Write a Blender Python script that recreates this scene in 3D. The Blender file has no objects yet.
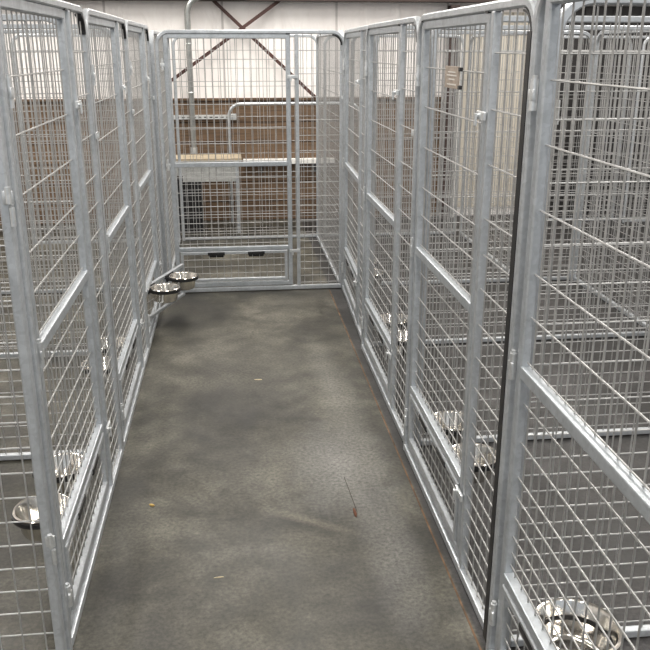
import bpy, bmesh, math, random
from mathutils import Vector, Matrix
random.seed(7)
S = bpy.context.scene
COL = S.collection
PI = math.pi

# ------------------------------------------------------------------ materials
def new_mat(name):
    m = bpy.data.materials.new(name); m.use_nodes = True
    nt = m.node_tree; b = nt.nodes['Principled BSDF']
    return m, nt, b
def simple(name, col, rough=.5, metal=0., noise=0., scale=30., bump=0.):
    m, nt, b = new_mat(name)
    b.inputs['Roughness'].default_value = rough
    b.inputs['Metallic'].default_value = metal
    tc = nt.nodes.new('ShaderNodeTexCoord')
    n = nt.nodes.new('ShaderNodeTexNoise'); n.inputs['Scale'].default_value = scale; n.inputs['Detail'].default_value = 4
    nt.links.new(tc.outputs['Object'], n.inputs['Vector'])
    r = nt.nodes.new('ShaderNodeValToRGB')
    lo = [max(0, c*(1-noise)) for c in col]; hi = [min(1, c*(1+noise)) for c in col]
    r.color_ramp.elements[0].position = .3; r.color_ramp.elements[1].position = .7
    r.color_ramp.elements[0].color = (*lo, 1); r.color_ramp.elements[1].color = (*hi, 1)
    nt.links.new(n.outputs['Fac'], r.inputs['Fac'])
    nt.links.new(r.outputs['Color'], b.inputs['Base Color'])
    if bump:
        bp = nt.nodes.new('ShaderNodeBump'); bp.inputs['Strength'].default_value = bump; bp.inputs['Distance'].default_value = .01
        nt.links.new(n.outputs['Fac'], bp.inputs['Height']); nt.links.new(bp.outputs['Normal'], b.inputs['Normal'])
    return m

def galv(name, col, rough, metal):
    m, nt, b = new_mat(name)
    tc = nt.nodes.new('ShaderNodeTexCoord')
    v = nt.nodes.new('ShaderNodeTexVoronoi'); v.inputs['Scale'].default_value = 90
    n = nt.nodes.new('ShaderNodeTexNoise'); n.inputs['Scale'].default_value = 14; n.inputs['Detail'].default_value = 5
    nt.links.new(tc.outputs['Object'], v.inputs['Vector']); nt.links.new(tc.outputs['Object'], n.inputs['Vector'])
    mx = nt.nodes.new('ShaderNodeMixRGB'); mx.inputs['Fac'].default_value = .72
    nt.links.new(v.outputs['Color'], mx.inputs['Color1']); nt.links.new(n.outputs['Fac'], mx.inputs['Color2'])
    r = nt.nodes.new('ShaderNodeValToRGB')
    r.color_ramp.elements[0].position = .25; r.color_ramp.elements[1].position = .75
    r.color_ramp.elements[0].color = (*[c*.80 for c in col], 1); r.color_ramp.elements[1].color = (*[min(1, c*1.16) for c in col], 1)
    nt.links.new(mx.outputs['Color'], r.inputs['Fac']); nt.links.new(r.outputs['Color'], b.inputs['Base Color'])
    b.inputs['Metallic'].default_value = metal; b.inputs['Roughness'].default_value = rough
    return m

M = {}
M['galv'] = galv('galvanised_steel', (.49, .515, .54), .40, .55)
M['galv_gate'] = galv('galvanised_gate_steel', (.46, .49, .52), .40, .55)
M['wire'] = galv('galvanised_wire', (.40, .40, .395), .40, .45)
M['pipe'] = galv('weathered_pipe', (.36, .37, .36), .32, .8)
M['zinc'] = galv('zinc_fittings', (.70, .72, .73), .35, .7)
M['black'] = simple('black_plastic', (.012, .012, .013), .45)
M['dark_grey'] = simple('dark_grey_plastic', (.03, .03, .032), .5, noise=.2)
M['steel'] = simple('polished_stainless', (.80, .77, .72), .14, 1.0, noise=.04, scale=8)
M['rust_brown'] = simple('red_brown_primer_steel', (.060, .024, .019), .6, noise=.3, scale=8)
M['beam'] = simple('dark_brown_beam_paint', (.045, .028, .025), .6, noise=.3, scale=5)
M['white_paint'] = simple('white_painted_board', (.78, .77, .74), .5, noise=.05)
M['ply'] = simple('pale_plywood', (.42, .35, .25), .6, noise=.15, scale=12)
M['grey_sheet'] = simple('light_grey_sheet', (.42, .43, .42), .5, noise=.1)
M['card'] = simple('worn_brown_card', (.34, .28, .23), .55, noise=.3, scale=60)
M['card_print'] = simple('card_print_pale', (.65, .62, .58), .6)
M['kibble'] = simple('kibble_yellow', (.62, .42, .14), .8, noise=.3, scale=200)
M['kibble_pale'] = simple('straw_pale', (.50, .42, .28), .8, noise=.2, scale=200)
M['leaf_brown'] = simple('rust_brown_scrap', (.10, .035, .015), .8, noise=.3, scale=200)
M['sealant'] = simple('rusty_joint', (.12, .068, .036), .8, noise=.6, scale=18)
M['crack'] = simple('saw_cut_shadow_dirt', (.035, .03, .022), .9)
M['roof'] = simple('white_roof_liner', (.75, .74, .72), .7, noise=.05, scale=3)
M['dark_door'] = simple('dark_painted_door', (.022, .020, .020), .6, noise=.4, scale=3)

def concrete():
    m, nt, b = new_mat('stained_concrete')
    L = nt.links.new
    tc = nt.nodes.new('ShaderNodeTexCoord')
    def noise(scale, detail=6, rough=.6, dist=0., vec=None):
        n = nt.nodes.new('ShaderNodeTexNoise'); n.inputs['Scale'].default_value = scale
        n.inputs['Detail'].default_value = detail; n.inputs['Roughness'].default_value = rough; n.inputs['Distortion'].default_value = dist
        L(vec or tc.outputs['Object'], n.inputs['Vector']); return n
    def ramp(src, pts):
        r = nt.nodes.new('ShaderNodeValToRGB'); e = r.color_ramp.elements
        while len(e) < len(pts): e.new(.5)
        for k, (p, c) in enumerate(pts): e[k].position = p; e[k].color = (*c, 1)
        L(src, r.inputs['Fac']); return r
    def mix(kind, fac, a, c):
        x = nt.nodes.new('ShaderNodeMixRGB'); x.blend_type = kind
        if isinstance(fac, float): x.inputs['Fac'].default_value = fac
        else: L(fac, x.inputs['Fac'])
        L(a, x.inputs['Color1'])
        if isinstance(c, tuple): x.inputs['Color2'].default_value = (*c, 1)
        else: L(c, x.inputs['Color2'])
        return x.outputs['Color']
    g1 = ramp(noise(1.5, 7, .62, .6).outputs['Fac'], [(.34, (.018, .0165, .0116)), (.5, (.048, .0445, .0325)), (.66, (.096, .090, .070))])
    mp = nt.nodes.new('ShaderNodeMapping'); mp.inputs['Scale'].default_value = (1.0, .35, 1.0); mp.inputs['Location'].default_value = (3.3, 1.2, 0)
    L(tc.outputs['Object'], mp.inputs['Vector'])
    g2 = ramp(noise(4.5, 8, .65, .3).outputs['Fac'], [(.38, (.60, .60, .60)), (.62, (1.42, 1.42, 1.46))])
    c = mix('MULTIPLY', 1.0, g1.outputs['Color'], g2.outputs['Color'])
    # pale worn patches with a shape of their own
    def blob(x, y, rx, ry, col, amt, rot=0., hard=.25):
        nonlocal c
        mm = nt.nodes.new('ShaderNodeMapping'); mm.vector_type = 'TEXTURE'
        mm.inputs['Location'].default_value = (x, y, 0); mm.inputs['Rotation'].default_value = (0, 0, rot); mm.inputs['Scale'].default_value = (rx, ry, 1)
        L(tc.outputs['Object'], mm.inputs['Vector'])
        ln = nt.nodes.new('ShaderNodeVectorMath'); ln.operation = 'LENGTH'; L(mm.outputs['Vector'], ln.inputs[0])
        nn = noise(9, 6, .7)
        ad = nt.nodes.new('ShaderNodeMath'); ad.operation = 'MULTIPLY_ADD'; L(nn.outputs['Fac'], ad.inputs[0]); ad.inputs[1].default_value = 1.0; L(ln.outputs['Value'], ad.inputs[2])
        rr = ramp(ad.outputs['Value'], [(max(0, .85-hard), (amt,)*3), (.98, (0, 0, 0))])
        mr = nt.nodes.new('ShaderNodeMapRange'); mr.inputs['From Min'].default_value = 0; mr.inputs['From Max'].default_value = 1.7; L(ad.outputs['Value'], mr.inputs['Value'])
        L(mr.outputs['Result'], rr.inputs['Fac'])
        c = mix('MIX', rr.outputs['Color'], c, col)
    blob(.42, 3.15, .22, .42, (.21, .205, .19), .7, 0, .5)
    blob(.50, 3.9, .10, .9, (.165, .16, .14), .6, .05, .5)
    blob(.52, 2.5, .10, .55, (.165, .16, .15), .6, .0, .5)
    blob(.23, 2.73, .03, .20, (.20, .18, .13), .45, 1.0, .6)
    blob(-.056, 2.76, .045, .016, (.020, .018, .014), .8, 0, .3)
    blob(-.40, 2.32, .03, .02, (.020, .018, .014), .7, .8, .3)
    blob(-.05, 4.4, .45, .5, (.11, .104, .09), .35, .2, .6)
    blob(-.46, 2.7, .10, 1.0, (.028, .026, .023), .5, 0, .6)
    blob(-.30, 2.15, .25, .22, (.030, .028, .024), .5, 0, .6)
    blob(-.25, 5.3, .25, .55, (.032, .030, .026), .45, 0, .6)
    g3 = ramp(noise(70, 4, .7).outputs['Fac'], [(.32, (.40, .40, .40)), (.68, (1.55, 1.55, 1.55))])
    c = mix('MULTIPLY', .9, c, g3.outputs['Color'])
    # fine dark specks
    sp = ramp(noise(160, 2, .5).outputs['Fac'], [(.68, (0, 0, 0)), (.75, (1, 1, 1))])
    c = mix('MIX', sp.outputs['Color'], c, (.025, .022, .018))
    # darker, bluer floor tone beyond the rusty joint on the right, under the kennels
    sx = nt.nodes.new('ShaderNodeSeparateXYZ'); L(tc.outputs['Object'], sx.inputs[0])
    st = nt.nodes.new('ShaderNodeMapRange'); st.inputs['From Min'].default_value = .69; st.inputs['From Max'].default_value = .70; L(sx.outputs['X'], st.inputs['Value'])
    right_tone = mix('MULTIPLY', 1.0, c, (.44, .44, .56))
    c = mix('MIX', st.outputs['Result'], c, right_tone)
    L(c, b.inputs['Base Color'])
    rr = ramp(noise(2.2, 6, .6).outputs['Fac'], [(.3, (.42,)*3), (.7, (.62,)*3)])
    L(rr.outputs['Color'], b.inputs['Roughness'])
    bp = nt.nodes.new('ShaderNodeBump'); bp.inputs['Strength'].default_value = .12; bp.inputs['Distance'].default_value = .004
    L(noise(60, 5).outputs['Fac'], bp.inputs['Height']); L(bp.outputs['Normal'], b.inputs['Normal'])
    return m
M['concrete'] = concrete()

def planks():
    m, nt, b = new_mat('brown_plank_boards'); L = nt.links.new
    tc = nt.nodes.new('ShaderNodeTexCoord')
    mp = nt.nodes.new('ShaderNodeMapping'); mp.inputs['Rotation'].default_value = (PI/2, 0, 0)
    L(tc.outputs['Object'], mp.inputs['Vector'])
    br = nt.nodes.new('ShaderNodeTexBrick')
    br.inputs['Scale'].default_value = 1.0; br.inputs['Brick Width'].default_value = 1.9; br.inputs['Row Height'].default_value = .20
    br.inputs['Mortar Size'].default_value = .006; br.inputs['Bias'].default_value = 0
    br.inputs['Color1'].default_value = (.115, .070, .040, 1); br.inputs['Color2'].default_value = (.165, .105, .062, 1); br.inputs['Mortar'].default_value = (.04, .02, .01, 1)
    L(mp.outputs['Vector'], br.inputs['Vector'])
    m2 = nt.nodes.new('ShaderNodeMapping'); m2.inputs['Scale'].default_value = (3, 1, 40); L(tc.outputs['Object'], m2.inputs['Vector'])
    n = nt.nodes.new('ShaderNodeTexNoise'); n.inputs['Scale'].default_value = 1.5; n.inputs['Detail'].default_value = 6; L(m2.outputs['Vector'], n.inputs['Vector'])
    r = nt.nodes.new('ShaderNodeValToRGB'); r.color_ramp.elements[0].position = .3; r.color_ramp.elements[1].position = .7
    r.color_ramp.elements[0].color = (.6, .6, .6, 1); r.color_ramp.elements[1].color = (1.2, 1.2, 1.2, 1); L(n.outputs['Fac'], r.inputs['Fac'])
    x = nt.nodes.new('ShaderNodeMixRGB'); x.blend_type = 'MULTIPLY'; x.inputs['Fac'].default_value = 1
    L(br.outputs['Color'], x.inputs['Color1']); L(r.outputs['Color'], x.inputs['Color2']); L(x.outputs['Color'], b.inputs['Base Color'])
    b.inputs['Roughness'].default_value = .7
    return m
M['planks'] = planks()

def vinyl():
    m, nt, b = new_mat('white_vinyl_insulation'); L = nt.links.new
    tc = nt.nodes.new('ShaderNodeTexCoord')
    n = nt.nodes.new('ShaderNodeTexNoise'); n.inputs['Scale'].default_value = 3.0; n.inputs['Detail'].default_value = 5; n.inputs['Distortion'].default_value = 1.0
    mp = nt.nodes.new('ShaderNodeMapping'); mp.inputs['Scale'].default_value = (2.2, 1, .7); L(tc.outputs['Object'], mp.inputs['Vector']); L(mp.outputs['Vector'], n.inputs['Vector'])
    r = nt.nodes.new('ShaderNodeValToRGB'); r.color_ramp.elements[0].position = .3; r.color_ramp.elements[1].position = .7
    r.color_ramp.elements[0].color = (.84, .80, .78, 1); r.color_ramp.elements[1].color = (.92, .89, .87, 1); L(n.outputs['Fac'], r.inputs['Fac'])
    # taped seams every 1.2 m
    sx = nt.nodes.new('ShaderNodeSeparateXYZ'); L(tc.outputs['Object'], sx.inputs[0])
    a = nt.nodes.new('ShaderNodeMath'); a.operation = 'MULTIPLY_ADD'; a.inputs[1].default_value = 1/1.12; a.inputs[2].default_value = 10.05; L(sx.outputs['X'], a.inputs[0])
    f = nt.nodes.new('ShaderNodeMath'); f.operation = 'FRACT'; L(a.outputs[0], f.inputs[0])
    lt = nt.nodes.new('ShaderNodeMath'); lt.operation = 'LESS_THAN'; lt.inputs[1].default_value = .02; L(f.outputs[0], lt.inputs[0])
    x = nt.nodes.new('ShaderNodeMixRGB'); L(lt.outputs[0], x.inputs['Fac']); L(r.outputs['Color'], x.inputs['Color1']); x.inputs['Color2'].default_value = (.56, .53, .52, 1)
    L(x.outputs['Color'], b.inputs['Base Color']); b.inputs['Roughness'].default_value = .45
    bp = nt.nodes.new('ShaderNodeBump'); bp.inputs['Strength'].default_value = .5; bp.inputs['Distance'].default_value = .05
    L(n.outputs['Fac'], bp.inputs['Height']); L(bp.outputs['Normal'], b.inputs['Normal'])
    return m
M['vinyl'] = vinyl()
def perforated():
    m, nt, b = new_mat('perforated_zinc'); L = nt.links.new
    tc = nt.nodes.new('ShaderNodeTexCoord'); sx = nt.nodes.new('ShaderNodeSeparateXYZ'); L(tc.outputs['Object'], sx.inputs[0])
    def cell(out, sc, off, w):
        a = nt.nodes.new('ShaderNodeMath'); a.operation = 'MULTIPLY_ADD'; a.inputs[1].default_value = sc; a.inputs[2].default_value = off; L(out, a.inputs[0])
        f = nt.nodes.new('ShaderNodeMath'); f.operation = 'FRACT'; L(a.outputs[0], f.inputs[0])
        c = nt.nodes.new('ShaderNodeMath'); c.operation = 'COMPARE'; c.inputs[1].default_value = .5; c.inputs[2].default_value = w; L(f.outputs[0], c.inputs[0]); return c.outputs[0]
    p = nt.nodes.new('ShaderNodeMath'); p.operation = 'MULTIPLY'
    L(cell(sx.outputs['X'], 1/.055, 50., .27), p.inputs[0]); L(cell(sx.outputs['Z'], 1/.04, .5-1.055/.04+40, .19), p.inputs[1])
    x = nt.nodes.new('ShaderNodeMixRGB'); L(p.outputs[0], x.inputs['Fac']); x.inputs['Color1'].default_value = (.62, .63, .63, 1); x.inputs['Color2'].default_value = (.02, .015, .01, 1)
    L(x.outputs['Color'], b.inputs['Base Color']); b.inputs['Roughness'].default_value = .4; b.inputs['Metallic'].default_value = .4
    return m
M['perforated'] = perforated()
M['beige'] = simple('beige_ribbed_metal', (.56, .52, .45), .5, noise=.06, scale=6)

# ------------------------------------------------------------------ geometry
class MB:
    def __init__(s): s.bm = bmesh.new()
    def box(s, x0, x1, y0, y1, z0, z1, bev=0.):
        r = bmesh.ops.create_cube(s.bm, size=1)
        for v in r['verts']:
            v.co = Vector((x0+(v.co.x+.5)*(x1-x0), y0+(v.co.y+.5)*(y1-y0), z0+(v.co.z+.5)*(z1-z0)))
        if bev:
            es = {e for v in r['verts'] for e in v.link_edges}
            bmesh.ops.bevel(s.bm, geom=list(es), offset=bev, segments=2, affect='EDGES', profile=.6)
        return s
    def sweep(s, pts, sec, nrm, closed=False, cap=True):
        """sec: list of (a,b) offsets along nrm and along tangent x nrm"""
        pts = [Vector(p) for p in pts]; nrm = Vector(nrm).normalized(); n = len(pts); rings = []
        for i, p in enumerate(pts):
            a = pts[i-1] if (i or closed) else None
            c = pts[(i+1) % n] if (i < n-1 or closed) else None
            t1 = (p-a).normalized() if a is not None else None
            t2 = (c-p).normalized() if c is not None else None
            t = ((t1 or t2)+(t2 or t1)).normalized()
            bn = t.cross(nrm).normalized()
            k = 1.0
            if t1 is not None and t2 is not None: k = 1/max(.4, t.dot(t1))
            rings.append([s.bm.verts.new(p+nrm*u+bn*(w*k)) for u, w in sec])
        m = len(sec)
        for i in range(n if closed else n-1):
            A, B = rings[i], rings[(i+1) % n]
            for j in range(m):
                s.bm.faces.new((A[j], A[(j+1) % m], B[(j+1) % m], B[j]))
        if cap and not closed:
            s.bm.faces.new(rings[0][::-1]); s.bm.faces.new(rings[-1])
        return s
    def rod(s, a, b, r, n=6):
        a, b = Vector(a), Vector(b); d = (b-a).normalized()
        nr = Vector((0, 0, 1)) if abs(d.z) < .9 else Vector((0, 1, 0))
        nr = (nr-d*nr.dot(d)).normalized()
        return s.sweep([a, b], circ(r, n), nr)
    def lathe(s, prof, n=32, c=(0, 0, 0)):
        c = Vector(c); rings = []
        for r, z in prof:
            rings.append([s.bm.verts.new(c+Vector((r*math.cos(2*PI*k/n), r*math.sin(2*PI*k/n), z))) for k in range(n)] if r > 1e-6 else [s.bm.verts.new(c+Vector((0, 0, z)))])
        for A, B in zip(rings, rings[1:]):
            for k in range(n):
                q = (k+1) % n
                f = [A[k % len(A)], A[q % len(A)], B[q % len(B)], B[k % len(B)]]
                u = []
                for v in f:
                    if v not in u: u.append(v)
                if len(u) > 2: s.bm.faces.new(u)
        return s
    def torus(s, c, R, r, N=28, n=8):
        pts = [(c[0]+R*math.cos(2*PI*k/N), c[1]+R*math.sin(2*PI*k/N), c[2]) for k in range(N)]
        return s.sweep(pts, circ(r, n), (0, 0, 1), closed=True)
    def build(s, name, mat, parent=None, smooth=False, mats=None):
        bmesh.ops.recalc_face_normals(s.bm, faces=s.bm.faces)
        me = bpy.data.meshes.new(name); s.bm.to_mesh(me); s.bm.free()
        me.materials.append(mat)
        if smooth:
            me.polygons.foreach_set('use_smooth', [True]*len(me.polygons))
            try: me.set_sharp_from_angle(angle=math.radians(40))
            except Exception: pass
        o = bpy.data.objects.new(name, me); COL.objects.link(o)
        if parent: o.parent = parent
        return o

def circ(r, n=8): return [(r*math.cos(2*PI*k/n+PI/n), r*math.sin(2*PI*k/n+PI/n)) for k in range(n)]
def sq(h, b=.004, d=None):
    d = d or h
    return [(h, d-b), (h-b, d), (-h+b, d), (-h, d-b), (-h, -d+b), (-h+b, -d), (h-b, -d), (h, -d+b)]

def tag(o, label=None, cat=None, group=None, kind=None):
    if label: o['label'] = label
    if cat: o['category'] = cat
    if group: o['group'] = group
    if kind: o['kind'] = kind
    return o
def empty(name, loc=(0, 0, 0), rz=0.):
    o = bpy.data.objects.new(name, None); o.empty_display_size = .1
    o.location = loc; o.rotation_euler = (0, 0, rz); COL.objects.link(o); return o
def copy_tree(o, parent=None):
    c = o.copy(); COL.objects.link(c)
    if parent: c.parent = parent
    for ch in list(o.children): copy_tree(ch, c)
    return c

def arch(x0, x1, zt, R, z0=0., n=7):
    """open frame path in the xz plane: up, bend, across, bend, down"""
    p = [(x0, 0, z0)]
    for k in range(n+1):
        a = PI-(PI/2)*k/n; p.append((x0+R+R*math.cos(a), 0, zt-R+R*math.sin(a)))
    for k in range(n+1):
        a = PI/2-(PI/2)*k/n; p.append((x1-R+R*math.cos(a), 0, zt-R+R*math.sin(a)))
    p.append((x1, 0, z0)); return p
def rect(x0, x1, z0, z1): return [(x0, 0, z0), (x0, 0, z1), (x1, 0, z1), (x1, 0, z0)]

WR = .0024
Z_FIX = [.055+.052*k for k in range(12)]+[.697, .798, .906, 1.018, 1.124, 1.230, 1.386, 1.539, 1.690]
Z_GATE = [.36, .40, .45, .51, .572, .63, .731, .84, .953, 1.072, 1.182, 1.338, 1.49, 1.634]
def wires(m, x0, x1, z0, z1, zs, dx, y=0., r=WR, off=.5):
    n = max(1, round((x1-x0)/dx)); d = (x1-x0)/n
    for k in range(n):
        x = x0+(k+off)*d
        m.rod((x, y+r*.8, z0), (x, y+r*.8, z1), r, 5)
    for z in zs:
        if z0 < z < z1: m.rod((x0, y-r*.8, z), (x1, y-r*.8, z), r, 5)
    return m

# ------------------------------------------------------------------ kennel front (thing) with gate and feeder door (parts)
KW = 1.292
def make_front(dt=0.):
    root = empty('kennel_fence')
    f = MB(); f.sweep(arch(.014, KW-.014, 1.810+dt, .085), sq(.0125, .0045), (0, 1, 0)); f.build('outer_frame', M['galv'], root, True)
    b = MB(); b.box(.028, KW-.028, -.014, .014, .004, .034, .004); b.build('bottom_rail', M['galv'], root)
    d = MB(); d.box(.938, .964, -.0125, .0125, .034, 1.7975+dt, .004); d.build('divider_post', M['galv'], root)
    wires(MB(), .964, KW-.028, .034, 1.7975+dt, Z_FIX, .056).build('side_mesh', M['wire'], root, True)
    c = MB(); c.box(KW-.036, KW+.020, -.021, -.014, 1.368, 1.392, .001); c.box(KW-.012, KW-.004, -.024, -.020, 1.374, 1.386, .001)
    c.build('panel_clamp', M['zinc'], root)
    cg = MB(); cc = (KW-.0265-.0725, 1.7975+dt-.0725)
    cg.sweep([(cc[0]+.066*math.cos(t), 0, cc[1]+.066*math.sin(t)) for t in [PI/2*k/8 for k in range(9)]], sq(.012, .002, .005), (0, 1, 0))
    cg.build('corner_arc', M['black'], root)  # black arc along the inside of the top bend
    # gate
    g = MB(); y = -.004
    g.sweep(rect(.071, .891, .056, 1.783+dt), sq(.0135, .004, .016), (0, 1, 0), closed=True)
    g.box(.086, .876, -.015, .015, .913, .945, .004)
    g.box(.086, .876, -.015, .015, .307, .337, .004)
    bmesh.ops.translate(g.bm, verts=g.bm.verts, vec=(0, .008, 0))
    gate = g.build('gate', M['galv_gate'], root)
    wires(MB(), .086, .876, .337, 1.770+dt, Z_GATE, .0525, .014).build('gate_mesh', M['wire'], gate, True)
    for z in (.17, .93, 1.60):
        h = MB(); h.rod((.045, -.012, z-.035), (.045, -.012, z+.035), .009, 10); h.box(.030, .060, -.020, -.014, z-.012, z+.012, .001)
        h.rod((.045, -.012, z+.035), (.045, -.012, z+.043), .006, 8)
        h.build('hinge', M['zinc'], gate, True)
    for z in (.30, 1.52):
        l = MB(); l.box(.885, .958, -.024, -.015, z-.012, z+.012, .002); l.rod((.905, -.030, z), (.905, -.015, z), .006, 8); l.box(.897, .913, -.034, -.028, z-.03, z+.006, .002)
        l.build('gate_latch', M['zinc'], gate)
    for u in (.071, .891):
        e = MB(); e.box(u-.014, u+.014, -.012, .022, 1.794+dt, 1.8015+dt, .001); e.build('end_cap', M['black'], gate)
    # feeder door, its origin on its pivot
    PX = .31
    fd = MB(); fd.sweep(rect(.104-PX, .858-PX, .092, .294), sq(.011, .003), (0, 1, 0), closed=True)
    feed = fd.build('feeder_door', M['galv'], root); feed.location = (PX, 0, 0)
    wires(MB(), .115-PX, .847-PX, .103, .283, [.140, .192, .244], .0525, .004).build('feeder_mesh', M['wire'], feed, True)
    for u in (.35, .64):
        r = MB(); r.lathe([(.0905, .272), (.0980, .272), (.0980, .2865), (.0905, .2865), (.0905, .272)], 32, (u-PX, .112, 0))
        for s in (-.045, .045):
            r.box(u-PX+s-.008, u-PX+s+.008, .008, .034, .268, .2865, .002)
        r.box(u-PX-.062, u-PX+.062, -.015, .016, .276, .300, .004)
        r.box(u-PX-.055, u-PX+.055, .012, .026, .256, .284, .003)
        r.build('bowl_ring', M['black'], feed, True)
    return root

proto = make_front(.026); proto_low = make_front(0.)
FRONTS = []
LX, RX = -.5365, .717
specs = [
 ('L1', (LX, 2.075, 0), PI/2, 'nearest galvanised wire kennel front on the left side of the aisle'),
 ('L2', (LX, 3.375, 0), PI/2, 'middle galvanised wire kennel front on the left side of the aisle'),
 ('L3', (LX, 4.675, 0), PI/2, 'far left kennel front with its bowl door swung open into the aisle'),
 ('R1', (.708, 1.946, 0), -PI/2, 'nearest right kennel front, cut off by the right edge of the photo'),
 ('R2', (.730, 3.272, 0), -PI/2, 'right kennel front with a small brown card hanging in its gate'),
 ('R3', (.742, 4.590, 0), -PI/2, 'third right kennel front, just beyond the one with the brown card'),
 ('R4', (.796, 5.880, 0), -PI/2-.030, 'farthest right kennel front, meeting the gate at the aisle end'),
 ('E', (-.487, 5.895, 0), 0., 'kennel front closing off the far end of the aisle, two empty bowl rings'),
]
F = {}
for i, (k, loc, rz, lab) in enumerate(specs):
    src = proto if k in ('L1', 'L2', 'L3', 'R1') else proto_low
    o = src if k in ('L1', 'R2') else copy_tree(src)
    o.location = loc; o.rotation_euler = (0, 0, rz)
    tag(o, lab, 'kennel front', 'galvanised kennel fronts along the aisle'); F[k] = o
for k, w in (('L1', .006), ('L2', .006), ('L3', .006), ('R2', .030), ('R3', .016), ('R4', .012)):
    m = MB(); m.box(KW+.001, KW+w, -.033 if k == 'R2' else -.0120, -.002 if k == 'R2' else .012, .03, 1.74, .001); m.build('gap_shade', M['black'], F[k])  # black strips modelled in place of the shade in the gaps between fronts
for ch in list(F['R1'].children):
    for g in ch.children:
        if g.name.startswith('bowl_ring'): g.location.x = -.045
feed3 = [c for c in F['L3'].children if c.name.startswith('feeder_door')][0]

# ------------------------------------------------------------------ bowls
BZ = .2885
def bowl_mesh():
    R = .090
    prof = [(0, -.082), (.060, -.082), (.068, -.078), (.072, -.070), (.084, -.006), (.086, .001), (.089, .003), (R+.002, .001), (R+.003, .004), (R, .007), (.086, .006), (.0825, .001), (.070, -.070), (.065, -.076), (.057, -.079), (0, -.079)]
    m = MB(); m.lathe(prof, 40)
    return m.build('food_bowl', M['steel'], None, True)
bowl0 = bowl_mesh(); used = [False]
def bowl(x, y, z, label):
    o = bowl0 if not used[0] else bowl0.copy()
    if used[0]: COL.objects.link(o)
    used[0] = True
    o.location = (x, y, z); o.rotation_euler = (0, 0, random.uniform(0, 6))
    if label.startswith('large'): o.scale = (1.2, 1.2, 1.2); o.location.z += .03
    tag(o, label, 'bowl', 'stainless steel bowls in the bowl doors')
bpy.context.view_layer.update()
def ring_world(k, u):
    o = F[k]; a = o.rotation_euler.z; px, py = u, .112
    return (o.location.x+px*math.cos(a)-py*math.sin(a), o.location.y+px*math.sin(a)+py*math.cos(a), BZ)
BL = {('L1', 0): 'stainless bowl by the near post of the nearest left kennel front', ('L1', 1): 'stainless bowl in the nearest left kennel, the farther of its pair',
      ('L2', 0): 'stainless bowl in the middle left kennel, the nearer of its pair', ('L2', 1): 'stainless bowl in the middle left kennel, the farther of its pair',
      ('R1', 0): 'large shiny bowl at the bottom right, inside the nearest right kennel',
      ('R2', 0): 'stainless bowl in the right kennel with the brown card, farther of its pair', ('R2', 1): 'stainless bowl in the right kennel with the brown card, nearer of its pair',
      ('R3', 0): 'stainless bowl in the third right kennel, farther of its pair', ('R3', 1): 'stainless bowl in the third right kennel, nearer of its pair',
      ('R4', 0): 'stainless bowl in the farthest right kennel, farther of its pair', ('R4', 1): 'stainless bowl in the farthest right kennel, nearer of its pair'}
for (k, i), lab in BL.items():
    bowl(*ring_world(k, (.35, .64)[i]-(.045 if k == 'R1' else 0)), lab)
# open bowl door on the far left
ang = math.radians(-20)
feed3.rotation_euler = (0, 0, ang); feed3.location = (.36, .018, 0)
for ch in feed3.children:
    if ch.name.startswith('bowl_ring'):
        cx = sum(v.co.x for v in ch.data.vertices)/len(ch.data.vertices)
        ch.scale = (1, 1, 1); ch.rotation_euler = (0, 0, PI); ch.location = ((.06 if cx < .15 else .64), 0, 0)
bpy.context.view_layer.update()
a3 = PI/2+ang
for u, lab in ((.02, 'stainless bowl swung out into the aisle on the far left, nearer of two'), (.31, 'stainless bowl swung out into the aisle on the far left, farther of two')):
    px, py = u, -.112
    x = LX-.018+px*math.cos(a3)-py*math.sin(a3); y = 4.675+.36+px*math.sin(a3)+py*math.cos(a3)
    bowl(x, y, BZ, lab)

# ------------------------------------------------------------------ partitions
def partition(loc, rz, w, label, zs=Z_FIX, dx=.056, clamps=False, tb=.014, group='wire mesh partitions between kennels'):
    root = empty('kennel_partition', loc, rz)
    f = MB(); f.sweep(arch(tb, w-tb, 1.810, .085), sq(tb, .004, .0125), (0, 1, 0)); f.build('outer_frame', M['galv'], root, True)
    b = MB(); b.box(.028, w-.028, -.014, .014, .004, .028, .004); b.build('bottom_rail', M['galv'], root)
    wires(MB(), .028, w-.028, .028, 1.798, zs, dx).build('wire_mesh', M['wire'], root, True)
    if clamps:
        for z in (.41, 1.36):
            c = MB(); c.box(-.004, .022, .014, .022, z-.014, z+.020, .003); c.rod((.006, .028, z-.01), (.006, .028, z+.03), .007, 10); c.rod((.001, .026, z-.065), (.001, .026, z-.02), .0065, 10)
            c.build('panel_clamp', M['zinc'], root, True)
    return tag(root, label, 'kennel partition', group)
ZL = [.095+.0745*k for k in range(13)]+[1.10, 1.242, 1.394, 1.543, 1.69]
PL = -.526
partition((PL, 2.052, 0), PI, 1.83, 'wire partition at the near left, facing the camera square on', ZL, .064, True, .0195)
partition((PL-.052, 3.352, 0), PI, 1.83, 'wire partition between the nearest and the middle left kennels')
partition((PL-.052, 4.652, 0), PI, 1.83, 'wire partition between the middle and the far left kennels')
partition((PL-.052, 5.995, 0), PI, 1.83, 'wire partition at the far end of the left kennel row')
PR = .775
partition((.748, 1.965, 0), 0, 1.83, 'wire partition between the nearest right kennel and the brown card kennel')
partition((PR, 3.290, 0), 0, 1.83, 'wire partition between the brown card kennel and the third right kennel')
partition((PR, 4.605, 0), 0, 1.83, 'wire partition between the third and the farthest right kennels')
partition((.84, 5.93, 0), 0, 1.745, 'wire partition at the far end of the right kennel row')
BX = 2.605
partition((BX, 4.63, 0), PI/2, 1.30, 'back wire panel of the farthest right kennel')
partition((BX, 3.315, 0), PI/2, 1.275, 'back wire panel of the third right kennel')
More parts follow.
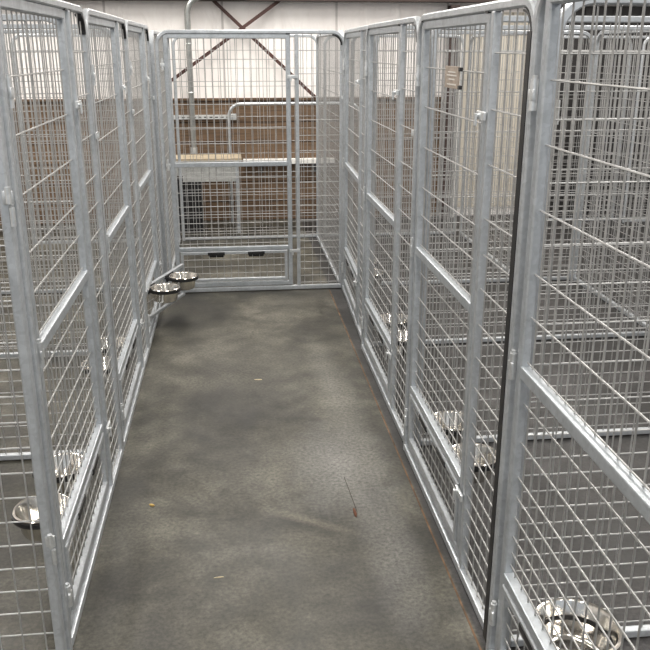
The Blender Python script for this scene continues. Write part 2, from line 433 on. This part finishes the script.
partition((-.515, 5.99, 0), PI/2, 1.64, 'left side wire panel of the pen behind the end gate')
partition((.785, 5.955, 0), PI/2, 1.68, 'right side wire panel of the pen behind the end gate')
partition((-.487, 7.66, 0), 0, 1.292, 'back wire panel of the pen behind the end gate')
partition((.84, 7.66, 0), 0, 1.292, 'back wire panel of the pen right of the end gate pen')
partition((-1.84, 7.66, 0), 0, 1.292, 'back wire panel of the pen left of the end gate pen')
partition((2.17, 6.0, 0), PI/2, 1.63, 'far side wire panel of the pen right of the end gate pen')

# ------------------------------------------------------------------ setting
def struct(o): return tag(o, kind='structure')
BY = 8.6
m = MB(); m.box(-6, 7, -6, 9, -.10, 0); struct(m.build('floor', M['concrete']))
m = MB(); m.box(-6, 7, BY, BY+.2, 0, 4.2); struct(m.build('wall_back', M['vinyl']))
m = MB(); m.box(-6.2, -6, -6, 9, 0, 4.2); struct(m.build('wall_left', M['vinyl']))
m = MB(); m.box(7, 7.2, -6, 9, 0, 4.2); struct(m.build('wall_right', M['vinyl']))
m = MB(); m.box(-6.2, 7.2, -6, 9, 4.2, 4.4); struct(m.build('ceiling', M['roof']))
m = MB(); m.box(-6, 2.16, BY-.03, BY, 0, 1.215); m.box(-6, 2.16, BY-.05, BY, 1.215, 1.235); struct(m.build('trim_1', M['planks']))
m = MB(); m.box(-6, 7, BY-.16, BY-.02, 2.135, 2.40, .004); struct(m.build('trim_2', M['beam']))
# beige ribbed metal sheeting
m = MB(); x = 2.33
pts = []
while x < 3.18:
    pts += [(x, BY-.015), (x+.012, BY-.04), (x+.05, BY-.04), (x+.062, BY-.015)]; x += .105
m.bm.verts.ensure_lookup_table()
lo = [m.bm.verts.new((a, b, .09)) for a, b in pts]+[m.bm.verts.new((pts[-1][0], BY, .09)), m.bm.verts.new((pts[0][0], BY, .09))]
r = m.bm.faces.new(lo); e = bmesh.ops.extrude_face_region(m.bm, geom=[r])
for v in [g for g in e['geom'] if isinstance(g, bmesh.types.BMVert)]: v.co.z = 2.05
struct(m.build('trim_3', M['beige']))
# dark sliding door on the right of the back wall
m = MB(); m.box(3.26, 5.4, BY-.05, BY, 0, 2.11, .004)
for k in range(7): m.box(3.30+k*.30, 3.34+k*.30, BY-.07, BY-.05, .02, 2.09, .003)
dd = struct(m.build('door_1', M['dark_door']))
m = MB(); m.box(3.36, 3.40, BY-.12, BY-.06, .95, 1.20, .006); m.build('door_handle', M['zinc'], dd)
m = MB(); m.box(.683, .689, -2, 5.86, 0, .0015); struct(m.build('trim_4', M['sealant']))
# saw cut in the slab
m = MB(); m.box(-.0012, .0012, -.14, .14, 0, .0006); c = m.build('trim_5', M['crack']); c.location = (.427, 2.90, .0004); c.rotation_euler = (0, 0, .05); struct(c)

# column and white pipe on the back wall
t = MB(); t.box(2.185, 2.275, BY-.17, BY-.155, 0, 2.11, .002); t.box(2.185, 2.275, BY-.045, BY-.03, 0, 2.11, .002); t.box(2.222, 2.238, BY-.155, BY-.045, 0, 2.11)
tag(t.build('steel_column', M['beam']), 'dark brown steel column against the back wall beside the white pipe', 'column')
t = MB(); t.rod((2.315, BY-.09, 0), (2.315, BY-.09, 2.10), .030, 16)
for z in (.5, 1.5): t.rod((2.315, BY-.09, z-.02), (2.315, BY-.09, z+.02), .034, 16)
tag(t.build('drain_pipe', M['white_paint'], None, True), 'white vertical pipe beside the dark column on the back wall', 'pipe')

# X brace
def brace(a, b, y, lab):
    m = MB(); a = Vector((a[0], y, a[1])); b = Vector((b[0], y, b[1]))
    m.sweep([a, b], sq(.006, .001, .016), (0, 1, 0))
    tag(m.build('brace_bar', M['rust_brown']), lab, 'brace', 'crossed brace bars on the back wall')
def along(p, q, z): t = (z-p[1])/(q[1]-p[1]); return (p[0]+(q[0]-p[0])*t, z)
p, q = (-.126, 2.143), (.829, 1.264); brace(along(p, q, 2.16), along(p, q, 1.24), BY-.075, 'dark red-brown brace bar falling from upper left to lower right')
p, q = (.514, 2.147), (-.675, 1.329); brace(along(p, q, 2.16), along(p, q, 1.24), BY-.095, 'dark red-brown brace bar rising from lower left to upper right')

# galvanised bent pipe
m = MB(); x0, R = -.372, .16; y = BY-.085-.11
pts = [(x0, y, .74)]+[(x0+R-R*math.cos(PI/2*k/8), y, 2.01+R*math.sin(PI/2*k/8)) for k in range(9)]+[(.2, y, 2.17)]
pipe = m.sweep(pts, circ(.028, 14), (0, 1, 0)).build('bent_pipe', M['pipe'], None, True)
tag(pipe, 'thick galvanised pipe bending over at the top, behind the end gate', 'pipe')
m = MB(); m.rod((x0, y, .715), (x0, y, .775), .035, 14); m.build('pipe_cap', M['zinc'], pipe, True)
for z in (1.30, 1.75):
    m = MB(); m.torus((x0, y, z), .030, .005, 20, 6); m.box(x0-.010, x0+.010, y+.03, BY-.03, z-.012, z+.012); m.build('pipe_strap', M['zinc'], pipe, True)
# perforated strut
m = MB(); m.box(-.72, .03, BY-.075, BY-.03, 1.035, 1.075)
st = m.build('perforated_strut', M['perforated']); tag(st, 'perforated metal strut running level across the brown boards', 'strut')
m = MB(); m.box(.0, .06, BY-.09, BY-.03, 1.025, 1.085, .006); m.build('end_bracket', M['zinc'], st)

# spare bent tube frame
m = MB(); root_y = BY-.145
m.sweep([(p[0], root_y, p[2]) for p in arch(-.015, 1.30, 1.185, .12)], circ(.016, 10), (0, 1, 0))
tag(m.build('spare_tube_frame', M['galv'], None, True), 'bent tube frame with rounded corners standing against the brown boards', 'tube frame')

# white shelf
sh = MB(); sh.box(.115, 1.05, BY-.115, BY-.03, .585, .635, .004)
so = sh.build('wall_shelf', M['white_paint']); tag(so, 'long white board fixed level across the brown boards', 'shelf')
for x in (.3, .85):
    m = MB(); m.box(x-.012, x+.012, BY-.10, BY-.03, .50, .585, .002); m.build('bracket', M['dark_grey'], so)

# workbench
w = empty('workbench', (-.30, 8.1, 0)); tag(w, 'grey-sided bench with a pale plywood top against the brown boards', 'bench')
m = MB(); m.box(-.37, .39, -.17, .17, .69, .72, .003); m.build('bench_top', M['ply'], w)
m = MB(); m.box(-.17, .36, -.15, -.13, .50, .69); m.box(.34, .36, -.13, .15, .50, .69); m.box(-.34, -.17, -.15, -.13, .56, .69); m.build('apron', M['grey_sheet'], w)
for sx in (-.345, .345):
    for sy in (-.145, .145):
        m = MB(); m.box(sx-.015, sx+.015, sy-.015, sy+.015, 0, .69, .002); m.build('leg', M['galv'], w)
def crate(x, lab, h):
    c = empty('storage_crate', (x, 8.1, 0)); tag(c, lab, 'crate')
    m = MB(); hw = .165
    m.box(-hw, hw, -.12, .12, 0, .02); m.box(-hw, hw, -.12, -.105, .02, h); m.box(-hw, hw, .105, .12, .02, h); m.box(-hw, -hw+.015, -.105, .105, .02, h); m.box(hw-.015, hw, -.105, .105, .02, h)
    for k in range(6): m.box(-hw+.03+k*.052, -hw+.042+k*.052, -.127, -.12, .03, h-.05)
    m.box(-hw-.008, hw+.008, -.128, -.105, h-.03, h, .003)
    m.build('body', M['black'], c)
    m = MB(); m.box(-hw, hw, -.12, .12, h, h+.02, .004); m.build('lid', M['dark_grey'], c)
crate(-.47, 'black lidded crate under the left end of the grey bench', .50)

# spare mesh panels leaning by the dark door
for k in range(4):
    px_ = 3.05+k*.47
    o = partition((px_, 8.16+.03*(k % 2), .0), 0, .9, ['spare wire panel leaning by the beige sheeting, leftmost of four', 'second spare wire panel right of the beige sheeting', 'third spare wire panel right of the beige sheeting', 'spare wire panel standing at the far right before the dark door'][k], Z_FIX, .05, group='spare wire panels by the dark door')
    o.name = 'spare_wire_panel'; o['category'] = 'wire panel'
    o.location.y -= .07*k

# card on the right gate
cd = empty('kennel_card', (.730-.020, 2.695, 1.580)); tag(cd, 'small square brown card hung on the right gate, above eye of the wires', 'card')
cd['label'] = 'small brownish square card hung high on the wires of a right gate'
m = MB(); m.box(0, .004, -.085, .085, 0, .068, .001); m.build('plate', M['card'], cd)
m = MB()
for k, (z, wd) in enumerate(((.050, .09), (.040, .12), (.028, .07), (.012, .11))): m.box(-.0006, .0, -wd/2, wd/2, z-.002, z+.002)
m.build('printed_lines', M['card_print'], cd)
for z in (.006, .060):
    m = MB(); m.box(-.002, .008, -.103, -.083, z-.006, z+.006, .001); m.build('clip', M['black'], cd)

# litter on the slab
def scrap(name, x, y, sx, sy, sz, rz, mat, lab, cat):
    m = MB(); r = bmesh.ops.create_icosphere(m.bm, subdivisions=2, radius=1)
    for v in r['verts']:
        k = 1+random.uniform(-.18, .18); v.co = Vector((v.co.x*sx*k, v.co.y*sy*k, max(0, v.co.z*.6+.5)*sz))
    o = m.build(name, M[mat], None, True); o.location = (x, y, 0); o.rotation_euler = (0, 0, rz); tag(o, lab, cat)
scrap('kibble_piece', -.36, 2.894, .012, .006, .008, -.5, 'kibble', 'yellow scrap of dog food on the aisle floor at left', 'scrap')
scrap('brown_scrap', .424, 2.754, .006, .034, .007, .02, 'leaf_brown', 'rust brown scrap on the floor at the end of the saw cut', 'scrap')
scrap('straw_bit', -.095, 2.40, .018, .003, .003, .1, 'kibble_pale', 'pale straw bit on the near middle of the aisle floor', 'scrap')
scrap('straw_bit', .10, 4.15, .022, .006, .003, -.1, 'kibble_pale', 'pale straw bit halfway down the aisle floor', 'scrap')

# ------------------------------------------------------------------ light
W = bpy.data.worlds.new('World'); S.world = W; W.use_nodes = True
W.node_tree.nodes['Background'].inputs[0].default_value = (.82, .90, 1.0, 1); W.node_tree.nodes['Background'].inputs[1].default_value = .62
def area(name, loc, sx, sy, power, col=(1, .96, .90), rot=(0, 0, 0)):
    l = bpy.data.lights.new(name, 'AREA'); l.shape = 'RECTANGLE'; l.size = sx; l.size_y = sy; l.energy = power; l.color = col
    o = bpy.data.objects.new(name, l); o.location = loc; o.rotation_euler = rot; COL.objects.link(o); return o
for i, y in enumerate((-3.2, 1.2, 4.0, 7.0)):  # row behind camera added to light the wires, rear row boosted for back wall
    for j, x in enumerate((-2.6, .3, 3.4)):
        area('unseen_overhead_light', (x, y, 4.1), .5, 2.2, (150 if y < 0 else 60) if y < 6 else 125)

# ------------------------------------------------------------------ camera
cam = bpy.data.cameras.new('camera'); co = bpy.data.objects.new('camera', cam); COL.objects.link(co)
cam.sensor_width = 36; cam.lens = 36*823/650; cam.clip_start = .05
co.location = (0, 0, 1.70); co.rotation_euler = (math.radians(90-18.539), 0, math.radians(-6.376))
S.camera = co
S.view_settings.view_transform = 'Standard'; S.view_settings.look = 'None'; S.view_settings.gamma = 1
S.view_settings.use_curve_mapping = False; S.view_settings.exposure = 0.0
